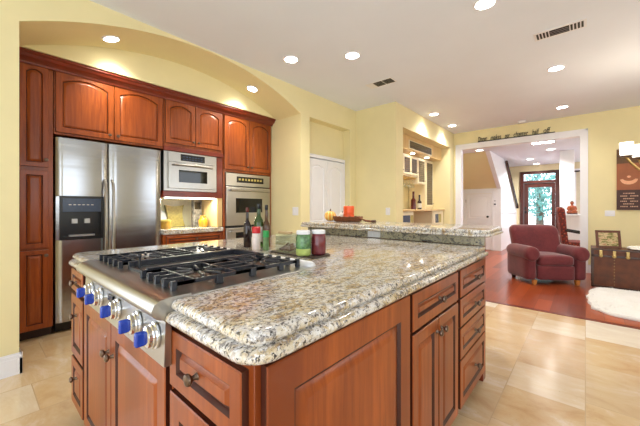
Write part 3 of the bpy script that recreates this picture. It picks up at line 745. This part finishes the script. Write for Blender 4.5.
nook_cab('tall narrow cream nook cabinet with full-height leaded door standing on the counter', 6.665, 7.115, 1.157, 2.265, [(6.72, 7.065, 1.25, 2.20)])
t = thing('lattice_cornice', 'pale maple cornice with dark lattice panel at the top of the nook', 'cornice', (4.77, 2.50, 2.27))
MB().box(0, 2.345, 0, .56, 0, .272).build('box', 'maple', t, bevel=.003)
b = MB(); b.box(.62, 1.74, -.012, 0, .03, .195); b.build('panel_frame', 'cream', t)
MB().box(.65, 1.71, -.016, -.012, .045, .18).build('lattice_panel', 'lattice', t)
for x in (1.0, 1.72):
    q = MB().lathe([(.035, -.012), (.04, -.01), (.04, 0), (.03, .0)], 14, c=(x, .09, 0)).build('puck_light', 'glow', t)
    L = bpy.data.lights.new('puck', 'SPOT'); L.energy = 5; L.spot_size = 2.2; L.spot_blend = 1; L.color = (1, .87, .62); L.shadow_soft_size = .03
    lo = bpy.data.objects.new('puck_lamp', L); COL.objects.link(lo); lo.parent = t; lo.location = (x, .09, -.02)
tag(MB().box(0, 2.345, 0, .67, 0, .035).build('nook_counter', 'maple', loc=(4.77, 2.425, 1.12), bevel=.006), 'pale wood counter of the bar nook under the leaded cabinets', 'countertop')
def nook_base(label, x0, x1, a, bb):
    t = thing('base_cabinet', label, 'cabinet', (x0, 2.465, 0), 0, NK)
    MB().box(0, x1-x0, 0, .62, 0, 1.118).build('carcass', 'cream', t, bevel=.003)
    q = MB(); q.box(.03, x1-x0-.03, -.018, 0, .82, 1.10); o = q.build('door', 'cream', t, bevel=.003)
    MB().box(a-x0, bb-x0, -.022, -.018, .86, 1.05).build('dark_pane', 'display', o)
    MB().box(bb-x0+.02, min(bb-x0+.16, x1-x0-.04), -.022, -.018, .86, 1.05).build('amber_pane', 'plate', o)
    MB().box(.03, x1-x0-.03, -.018, 0, .08, .80).build('lower_door', 'cream', t, bevel=.003)
nook_base('cream nook base unit with dark square panes, left of the yellow kneehole', 4.78, 5.52, 5.0, 5.34)
nook_base('cream nook base unit with dark square panes beside the white door casing', 6.46, 7.11, 6.60, 6.78)
bottle('wine_bottle', 'dark red tall bottle on the nook counter, the left and taller one', 'bottle', (5.87, 2.62, 1.156), .05, .36, 'winered', .42, None, 'winered', 'bottles in the bar nook')
bottle('wine_bottle', 'black wine bottle with white label on the nook counter', 'bottle', (6.17, 2.62, 1.156), .043, .30, 'wine', .42, 'label', 'black', 'bottles in the bar nook')
t = thing('stemware_rack', 'wooden stemware rack fixed under the short nook cabinet', 'rack', (5.48, 2.72, 1.795))
b = MB()
for k in range(6): b.box(.0+.145*k, .03+.145*k, 0, .3, .0, .028)
b.build('rail', 'maple', t)
g0 = None
for k in range(5):
    loc = (5.5675+.145*k, 2.76, 1.80)
    if g0 is None:
        g0 = thing('wine_glass', 'clear stemmed wine glass hanging upside down from the nook rack', 'wine glass', loc, 0, 'wine glasses hanging in the nook')
        MB().lathe([(.034, .006), (.035, .003), (.034, 0), (.006, -.004), (.004, -.09), (.012, -.10), (.036, -.13), (.038, -.16), (.031, -.20), (.030, -.20)], 16).build('glass', 'glass', g0)
    else: dup(g0, loc)
# ================================================================== BEYOND: armchair, trunk, rug, poster
RZC = math.atan2(-.8, .6)    # local x along the chair's width, local y towards its back
t = thing('armchair', 'burgundy rolled-arm armchair on the red wood floor', 'armchair', (5.915, .335, 0), RZC); t.scale = (.94, .9, 1)
def pil(name, x0, x1, y0, y1, z0, z1, bev, mi='burg', par=None, fn=None, nx=8, ny=8, nz=8):
    b = MB(); bmx = b.bm
    bmesh.ops.create_cube(bmx, size=1); bmesh.ops.subdivide_edges(bmx, edges=bmx.edges[:], cuts=nx, use_grid_fill=True)
    cx, cy, cz = (x0+x1)/2, (y0+y1)/2, (z0+z1)/2; hx, hy, hz = (x1-x0)/2, (y1-y0)/2, (z1-z0)/2
    for v in bmx.verts:
        p = Vector((v.co.x*2*hx, v.co.y*2*hy, v.co.z*2*hz)); r = min(bev, hx, hy, hz)
        q = Vector((max(-hx+r, min(hx-r, p.x)), max(-hy+r, min(hy-r, p.y)), max(-hz+r, min(hz-r, p.z))))
        d = p-q
        if d.length > 1e-6: p = q+d.normalized()*r
        p = p+Vector((cx, cy, cz))
        v.co = Vector(fn(p)) if fn else p
    return b.build(name, mi, par, ang=80)
lean = lambda p: (p.x*(1+.06*(p.z-.4)), p.y+.32*(p.z-.42)+.05*math.cos(p.x*3.2)-.04, p.z)
pil('backrest', -.40, .40, .42, .66, .22, .895, .11, par=t, fn=lean, nx=12)
pil('seat_cushion', -.28, .28, -.03, .55, .285, .44, .06, par=t, fn=lambda p: (p.x, p.y, p.z+(.02*math.cos(p.x*5) if p.z > .4 else 0)), nx=10)
pil('front_panel', -.29, .29, -.015, .10, .07, .30, .035, par=t, nx=8)
pil('seat_base', -.40, .40, .08, .68, .065, .30, .04, par=t)
for s in (-1, 1):
    def arm(p, s=s): 
        k = max(0, min(1, (p.z-.42)/.12)); return (p.x+s*.0*k, p.y-.012*k, p.z-.04*max(0, p.y-.3))
    a = pil('arm', s*.385-.085 if s > 0 else -.47, .47 if s > 0 else s*.385+.085, -.02, .66, .065, .53, .06, par=t, fn=arm, nx=8)
    q = MB(); prof = [(.0, -.05), (.07, -.056), (.10, -.045), (.112, -.02), (.115, .05), (.112, .50), (.10, .60), (.08, .66), (.02, .68)]
    q.L = AX((s*.385, 0, .475), (0, 1, 0)); q.lathe(prof, 22); q.build('arm_roll', 'burg', a, ang=60)
for x, y, h_ in ((-.335, .02, .075), (.335, .02, .075), (-.36, .60, .075), (.36, .60, .075)):
    MB().loops([[(x+q*.03, y+r*.03, h_) for q, r in ((-1,-1),(1,-1),(1,1),(-1,1))], [(x+q*.022, y+r*.022, 0) for q, r in ((-1,-1),(1,-1),(1,1),(-1,1))]]).build('leg', 'legwood' if y < .3 else 'twig', t)
# patterned chair in the hall
t = thing('dining_chair', 'red patterned upholstered chair with black arms just beyond the opening', 'chair', (8.35, .09, 0), RZ+.12)
# local: y forward is +Y here -> chair faces local -x? built in local frame with back at x<0 (towards +Y)
back = [(-.30, .40), (-.345, .8), (-.385, 1.12), (-.375, 1.19), (-.32, 1.205), (-.265, 1.16), (-.25, 1.05), (-.235, .80), (-.20, .42)]
MB().prism(back, -.30, .27, 'y').build('backrest', 'tapestry', t, bevel=.02)
MB().box(-.25, .30, -.30, .27, .38, .49).build('seat', 'tapestry', t, bevel=.03, seg=3)
for y in (-.32, .29):
    MB().tube([(-.26, y, .72), (-.10, y, .69), (.08, y, .66), (.22, y, .66), (.27, y, .63)], .02, 8).tube([(.2, y, .65), (.18, y, .40)], .016, 8).build('arm', 'black', t)
for x, y in ((-.26, -.27), (-.26, .24), (.26, -.27), (.26, .24)): MB().tube([(x, y, .40), (x*1.05, y, 0)], [.022, .015], 8).build('leg', 'mahog', t)
# carved statue on the half wall
t = thing('seated_statue', 'orange carved seated figure on a dark base atop the white half wall', 'statue', (9.2, .235, 1.036), PI/2+PI)
MB().box(-.10, .10, -.08, .08, 0, .02).build('base', 'twig', t, bevel=.004)
b = MB(); b.ball((0, 0, .055), .095, .075, .04); b.lathe([(.062, .05), (.066, .10), (.06, .16), (.05, .19), (.022, .205), (.02, .225)], 16); b.ball((0, -.004, .255), .034, .036, .042)
for s in (-1, 1): b.tube([(s*.055, 0, .18), (s*.078, -.01, .12), (s*.06, -.05, .08), (s*.01, -.065, .075)], [.02, .019, .016, .012], 8); b.tube([(s*.075, .0, .05), (s*.06, -.05, .045), (s*-.02, -.075, .035)], [.03, .026, .018], 8)
f_ = b.build('figure', 'buddha', t, ang=70); MB().ball((0, 0, .292), .018, .018, .02).ball((0, .004, .27), .036, .037, .034).build('hair', 'twig', f_)
# trunk
t = thing('storage_trunk', 'old brown leather steamer trunk against the yellow wall', 'trunk', (6.19, -.075, 0), RZ)
TW, TD, TH = 1.0, .48, .575
MB().box(0, TW, 0, TD, .015, .47).build('trunk_body', 'leather', t, bevel=.006)
lid = MB().box(-.004, TW+.004, -.004, TD+.004, .475, TH).build('lid', 'leather', t, bevel=.008)
b = MB()
for z in (.47, .015): b.box(-.008, TW+.008, -.009, .02, z-.012, z+.016)
for x in (-.008, TW-.02): b.box(x, x+.028, -.009, .02, 0, TH); b.box(x, x+.028, TD-.02, TD+.009, 0, TH)
b.box(-.01, TW+.01, -.01, .025, TH-.02, TH+.003); b.build('edging', 'slat', t, bevel=.002)
for x in (.10, .245, .385, .53, .75):
    q = MB(); q.box(x-.018, x+.018, -.018, -.004, .495, .555); q.build('hasp' if x in (.245,) else 'latch', 'brass', t, bevel=.004)
    q = MB(AX((x, -.012, .475), (0, -1, 0))); q.lathe([(.024, 0), (.024, .006), (.012, .012)], 14); q.build('latch_plate', 'brass', t)
for k in range(9): MB(AX((.245, -.001, .06+.045*k), (0, -1, 0))).lathe([(.006, 0), (.004, .004)], 8).build('stud', 'brass', t)
t = thing('photo_frame', 'tilted brown framed picture standing on the trunk', 'picture frame', (6.31, -.27, .581), RZ+.35, None, (math.radians(-9), 0, RZ+.35))
b = MB(); b.box(-.15, -.115, 0, .018, 0, .27); b.box(.115, .15, 0, .018, 0, .27); b.box(-.115, .115, 0, .018, 0, .035); b.box(-.115, .115, 0, .018, .235, .27); b.build('frame', 'frame', t, bevel=.004)
MB().box(-.115, .115, .006, .012, .035, .235).build('picture', 'picture', t); MB().box(-.05, .0, .018, .09, .018, .038).build('easel_foot', 'black', t)
b = MB(); ls = []
for r, z in ((1, 0), (1.03, .012), (.9, .03), (.6, .036), (.2, .032)):
    ls.append([(.19*r*math.cos(2*PI*k/28)*(1+.12*math.sin(3*2*PI*k/28)), .13*r*math.sin(2*PI*k/28)*(1+.1*math.sin(5*2*PI*k/28+1)), z*(1+.4*math.sin(k*1.7))) for k in range(28)])
b.loops(ls); tag(b.build('folded_cloth', 'wool', loc=(6.42, -.60, .581), sub=1), 'crumpled cream cloth lying on the trunk lid right of the picture', 'cloth')
# sheepskin rug
ol = [(4.60, -.34), (4.63, -.21), (4.70, -.15), (4.76, -.12), (4.78, -.045), (4.95, -.06), (5.05, -.015), (5.22, -.035), (5.34, .0), (5.55, -.045), (5.72, -.03), (5.88, -.09), (6.0, -.12), (6.06, -.25), (6.05, -.45), (6.08, -.62), (6.0, -.80), (5.85, -.90), (5.6, -.88), (5.4, -.95), (5.15, -.90), (4.95, -.96), (4.75, -.88), (4.70, -.80), (4.64, -.66), (4.58, -.52)]
cx, cy = 5.2, -.48
def sm(pts, it=2):
    for _ in range(it):
        o = []
        for i in range(len(pts)):
            a, c = pts[i], pts[(i+1) % len(pts)]
            o += [(.75*a[0]+.25*c[0], .75*a[1]+.25*c[1]), (.25*a[0]+.75*c[0], .25*a[1]+.75*c[1])]
        pts = o
    return pts
ol = sm(ol, 2)
b = MB(); ls = []
for r, z in ((1, .001), (1.005, .015), (.985, .032), (.93, .042), (.8, .046), (.6, .045), (.35, .046), (.1, .046)):
    ls.append([((p[0]-cx)*r, (p[1]-cy)*r, z+.006*random.random()*(z > .01)) for p in ol])
b.loops(ls)
for k in range(2600):
    a = random.choice(ol); r = math.sqrt(random.random()); x, y = (a[0]-cx)*r, (a[1]-cy)*r
    an = random.random()*2*PI; L_ = random.uniform(.02, .045); dx, dy = math.cos(an)*L_, math.sin(an)*L_
    z = .046 if r < .93 else .030
    b.f([b.v((x-dy*.2, y+dx*.2, z-.004)), b.v((x+dy*.2, y-dx*.2, z-.004)), b.v((x+dx, y+dy, z+.010*random.random()+.002))])
tag(b.build('sheepskin_rug', 'fur', loc=(cx, cy, 0)), 'white sheepskin rug with wavy edge across the wood floor', 'rug')
# poster
t = thing('wall_poster', 'large brown poster of a pale crescent pastry above the trunk', 'poster', (7.398, -.41, 1.15), RZ)
MB().box(0, .80, -.02, -.001, 0, 1.05).build('backing', 'art2', t)
MB().box(0, .80, -.0225, -.02, .80, 1.05).build('top_band', 'art1', t); MB().box(0, .80, -.0225, -.02, 0, .345).build('bottom_band', 'art3', t)
b = MB(); o_ = []; i_ = []
for k in range(17):
    u = -1+k/8; a = PI*(1.5+u*.42); w_ = .062*(1-.45*abs(u)**2.2)
    o_.append((.26+.125*math.cos(a)*1.05, .60+.125*math.sin(a)*.9, w_))
prev = None
pts_o = [(p[0]+math.cos(PI*(1.5+(-1+k/8)*.42))*p[2]*.8, p[1]+math.sin(PI*(1.5+(-1+k/8)*.42))*p[2]*.8) for k, p in enumerate(o_)]
pts_i = [(p[0]-math.cos(PI*(1.5+(-1+k/8)*.42))*p[2]*.6, p[1]-math.sin(PI*(1.5+(-1+k/8)*.42))*p[2]*.6) for k, p in enumerate(o_)]
sh = lambda P: [(.15+(p[0]-.26)*.7, .55+(p[1]-.6)*.7) for p in P]
b.prism(sh(pts_o+pts_i[::-1]), -.023, -.02, 'y'); b.prism([(.15+.025*math.cos(k/12*2*PI), .57+.02*math.sin(k/12*2*PI)) for k in range(12)], -.023, -.02, 'y')
b.build('crescent_motif', 'pastry', t)
b = MB()
for r in range(6):
    z = .285-.045*r
    for x0, x1 in (((.08, .22),) if r % 2 == 0 else ((.045, .135), (.165, .26))):
        x = x0
        while x < x1-.006: 
            wd = random.uniform(.008, .02); b.box(x, min(x+wd, x1), -.0235, -.0225, z-.009, z+.009); x += wd+.006
b.build('lettering', 'text', t)
MB().prism([(.36+.07*math.cos(k/14*2*PI), .18+.06*math.sin(k/14*2*PI)) for k in range(14)], -.0235, -.0225, 'y').build('round_motif', 'pastry', t)
# word sign over the opening
t = thing('word_sign', 'dark scripted word sign sitting on the white casing over the opening', 'sign', (7.385, 1.80, OZ+.116), RZ)
MB().box(-.0, 1.36, -.008, .004, .004, .022).build('base_bar', 'dark', t)
x = .01
for wd_, wl in (('Dinner', .175), ('makes', .20), ('our', .085), ('chatter', .25), ('half', .11), ('off', .11)):
    cu = bpy.data.curves.new('words', 'FONT'); cu.body = wd_; cu.size = .15; cu.extrude = .003; cu.shear = .15
    to = bpy.data.objects.new('tmp', cu); COL.objects.link(to); bpy.context.view_layer.update()
    me = bpy.data.meshes.new_from_object(to.evaluated_get(bpy.context.evaluated_depsgraph_get())); bpy.data.objects.remove(to)
    xs = [v.co.x for v in me.vertices]; k = wl/(max(xs)-min(xs))
    me.transform(Matrix.Translation((x-min(xs)*k, -.002, .02)) @ Matrix.Rotation(PI/2, 4, 'X') @ Matrix.Diagonal((k, 1, 1, 1)))
    me.materials.clear(); me.materials.append(M['dark'])
    lt = bpy.data.objects.new('word', me); COL.objects.link(lt); lt.parent = t
    x += wl+.07
# switch plates
def plate_(label, loc, rz, two=True, w=.08, h=.115):
    t = thing('light_switch', label, 'light switch', loc, rz)
    MB().box(-w/2, w/2, -.006, -.0005, -h/2, h/2).build('cover_plate', 'white', t, bevel=.002)
    for x in ((-w/4, w/4) if two else (0,)): MB().box(x-.014, x+.014, -.010, -.006, -.03, .03).build('rocker', 'white', t, bevel=.002)
plate_('white double switch plate on the return beside the oven cabinet', (3.11, 3.19, 1.14), RZ, True, .12, .12)
plate_('white switch plate on the greenish wall left of the bar nook', (4.508, 2.45, 1.13), RZ, False, .08, .12)
plate_('white wide switch plate on the yellow wall below the poster', (7.40, -.325, 1.09), RZ, True, .13, .10)
t = thing('alarm_keypad', 'small white keypad on the hall wall right of the closet door', 'keypad', (9.5, 1.88, 1.22), RZ)
MB().box(-.04, .04, -.02, -.0005, 0, .09).build('case', 'white', t, bevel=.003); MB().box(-.025, .025, -.022, -.02, .04, .075).build('screen', 'display', t)
t = thing('thermostat', 'small white wall box above the hall keypad', 'thermostat', (9.5, 1.88, 1.345), RZ)
MB().box(-.025, .025, -.018, -.0005, 0, .05).build('case', 'white', t, bevel=.003); MB().box(-.015, .015, -.02, -.018, .02, .035).build('screen', 'display', t)
# handrail
t = thing('stair_handrail', 'dark sloping handrail on the white stair wall', 'handrail', (10.25, 1.695, rail(10.25)-.01))
MB().tube([(-.25, 0, .25*.693+.03), (0, 0, .04), (.8, 0, -.8*.693+.04), (1.55, 0, -1.55*.693+.04), (1.62, 0, -1.62*.693+.01)], .038, 10).build('rail', 'black', t)
q = MB(); q.tube([(-.30, 0, .205), (1.56, 0, -1.56*.693+.0)], .018, 6); q.build('fillet', 'mahog', t)

# ================================================================== CEILING FITTINGS AND LAMPS
def can(label, loc, energy, rot=(0,0,0), grp='recessed ceiling lights', col=(1, .96, .90), r=.073, spot=2.5, tilt=0):
    t = thing('recessed_light', label, 'ceiling light', loc, 0, grp, rot)
    q = MB(); n = 24
    q.loops([[(rr*math.cos(2*PI*k/n), rr*math.sin(2*PI*k/n), z) for k in range(n)] for rr, z in ((r*1.22, 0), (r*1.22, -.004), (r*1.02, -.010), (r, -.006), (r, 0))], cap0=False, cap1=False)
    q.build('trim_ring', 'white', t)
    MB().lathe([(r, -.003), (r*.98, -.006), (r*.5, -.007)], 24).build('lens', 'glow', t)
    L = bpy.data.lights.new('can', 'SPOT'); L.energy = energy; L.color = col; L.spot_size = spot; L.spot_blend = 1; L.shadow_soft_size = .07
    lo = bpy.data.objects.new('can_lamp', L); COL.objects.link(lo); lo.parent = t; lo.location = (0, 0, -.03); lo.rotation_euler = (tilt, 0, 0)
    return t
for (x, y, lab) in ((2.42, 2.556, 'round recessed ceiling light nearest the arched alcove'),
                    (2.81, 1.973, 'round recessed ceiling light between the arch and the small ceiling vent'),
                    (2.823, .633, 'largest round recessed ceiling light, cut by the top of the view'),
                    (4.715, .272, 'round recessed ceiling light just beyond the long ceiling vent'),
                    (6.62, .30, 'round recessed ceiling light closest to the far yellow wall'),
                    (5.573, 2.09, 'recessed ceiling light above the left part of the bar nook'),
                    (6.606, 2.10, 'recessed ceiling light above the right part of the bar nook')):
    can(lab, (x, y, H), CAN_W*(1.3 if y > 2.05 and x > 5 else 1))
for (x, y, lab) in ((1.0, -1.3, ''), (3.4, -1.6, ''), (5.6, -1.6, ''), (.2, 1.3, '')):
    pass
for x, lab in ((.86, 'recessed light in the arched soffit above the refrigerator'), (2.47, 'recessed light in the arched soffit above the wall oven')):
    z = vault(x); nx = (x-XC)/RR; ang = math.asin(nx)
    can(lab, (x, 3.36, z-.001), 40, (0, ang, 0), 'alcove soffit lights', (1, .93, .78), .062, 1.5, .55)
for (x, y, lab) in ((7.95, 1.90, 'hall ceiling light nearest the stair underside'), (8.92, .61, 'hall ceiling light on the right, nearest the column'), (10.38, 1.18, 'hall ceiling light in the middle of the hall'), (11.6, 1.15, 'small hall ceiling light nearest the front door')):
    can(lab, (x, y, HC), 16 if x < 8.5 else 130, grp='hall recessed lights', r=.075, col=(1, .98, .95))
t = thing('flush_light', 'long bright rectangular ceiling light just inside the hall opening', 'ceiling light', (7.75, .66, HC))
MB().box(-.09, .09, -.19, .19, -.03, 0).build('housing', 'white', t, bevel=.004); MB().box(-.08, .08, -.18, .18, -.036, -.03).build('diffuser', 'glow', t)
# vents
t = thing('ceiling_vent', 'long ceiling vent with dark louvers at upper right', 'vent', (3.73, .19, H))
MB().box(-.085, .085, -.20, .20, -.006, 0).build('frame', 'white', t, bevel=.002)
b = MB(); b.box(-.06, .06, -.075, .075, -.0075, -.006)
for s in (-1, 1):
    for k in range(4):
        y = s*(.092+.026*k); b.box(-.06, .06, y-.008, y+.008, -.0075, -.006)
b.build('dark_slot', 'dark', t)
b = MB()
for k in range(3): b.box(-.034+.032*k, -.030+.032*k, -.07, .07, -.011, -.0075)
b.build('louver', 'steels', t)
t = thing('ceiling_vent', 'small ceiling vent with two dark grilles near the recess corner', 'vent', (3.70, 2.12, H))
MB().box(-.09, .09, -.20, .20, -.006, 0).build('frame', 'white', t, bevel=.002)
b = MB(); b.box(-.07, .07, -.18, -.055, -.0075, -.006); b.box(-.07, .07, -.04, .085, -.0075, -.006); b.build('dark_slot', 'dark', t)
b = MB()
for k in range(4): b.box(-.045+.029*k, -.042+.029*k, -.17, .08, -.010, -.0075)
b.build('louver', 'steels', t)
t = thing('smoke_detector', 'small white smoke detector on the ceiling above the word sign', 'smoke detector', (7.2, .95, H))
MB().lathe([(.07, 0), (.07, -.02), (.055, -.035), (.02, -.038)], 20).build('case', 'white', t)
# chandelier, mostly beyond the right edge
t = thing('chandelier', 'chandelier with white glass cups on amber arms at the right edge', 'chandelier', (5.0, -.645, 1.70))
MB().lathe([(.07, 1.206), (.07, 1.18), (.012, 1.16), (.012, .15), (.03, .12), (.045, .06), (.03, .0), (.05, -.06), (.035, -.12), (.008, -.15)], 16).build('stem', 'bronze', t)
for k in range(6):
    a = math.radians(95+60*k); c, s_ = math.cos(a), math.sin(a); R_ = .29
    o = MB().tube([(.03*c, .03*s_, -.02), (.10*c, .10*s_, -.09), (.19*c, .19*s_, -.07), (.26*c, .26*s_, .02), (R_*c, R_*s_, .075)], [.014, .016, .014, .012, .012], 8).build('arm', 'brass', t)
    MB().lathe([(.012, .07), (.05, .082), (.06, .092), (.05, .097)], 16, c=(R_*c, R_*s_, 0)).build('collar', 'bronze', o)
    MB().lathe([(.045, .095), (.055, .11), (.058, .18), (.06, .245), (.057, .245), (.052, .12), (.03, .10)], 18, c=(R_*c, R_*s_, 0)).build('glass_cup', 'glowc', o)
L = bpy.data.lights.new('chandelier', 'POINT'); L.energy = 18; L.color = (1, .85, .62); L.shadow_soft_size = .2
lo = bpy.data.objects.new('chandelier_lamp', L); COL.objects.link(lo); lo.parent = t; lo.location = (0, 0, .36)

# ================================================================== OUTSIDE the front door
struct(MB().box(12.15, 40, -14, 16, -.3, -.2), 'floor_outside', 'ground')
def tree(label, loc, r, h, mat, n):
    t = thing('garden_tree', label, 'tree', loc, 0, 'trees outside the front door')
    MB().tube([(0, 0, 0), (.05, 0, h*.4), (0, .05, h*.8)], [.12, .09, .04], 8).build('trunk', 'bark', t)
    b = MB()
    for k in range(n):
        u = Vector((random.gauss(0, 1), random.gauss(0, 1), random.gauss(0, 1))).normalized()*random.random()**.4
        p = Vector((u.x*r, u.y*r, h*.68+u.z*h*.42)); a = Vector((random.gauss(0,1), random.gauss(0,1), random.gauss(0,1))).normalized(); c = a.orthogonal().normalized()*.06
        a = a*.13; b.f([b.v(p-a), b.v(p+c), b.v(p+a), b.v(p-c)])
    b.build('foliage', mat, t, smooth=False)
tree('blue green tree seen through the front door glass on the right', (18.0, 1.6, -.2), 1.0, 3.0, 'leaf', 600)
tree('pale green tree seen through the front door glass on the left', (21.5, 3.9, -.2), 1.2, 3.6, 'leaf2', 700)
tree('far leafy tree seen through the transom of the front door', (27.0, 2.6, -.2), 2.0, 6.0, 'leaf', 500)
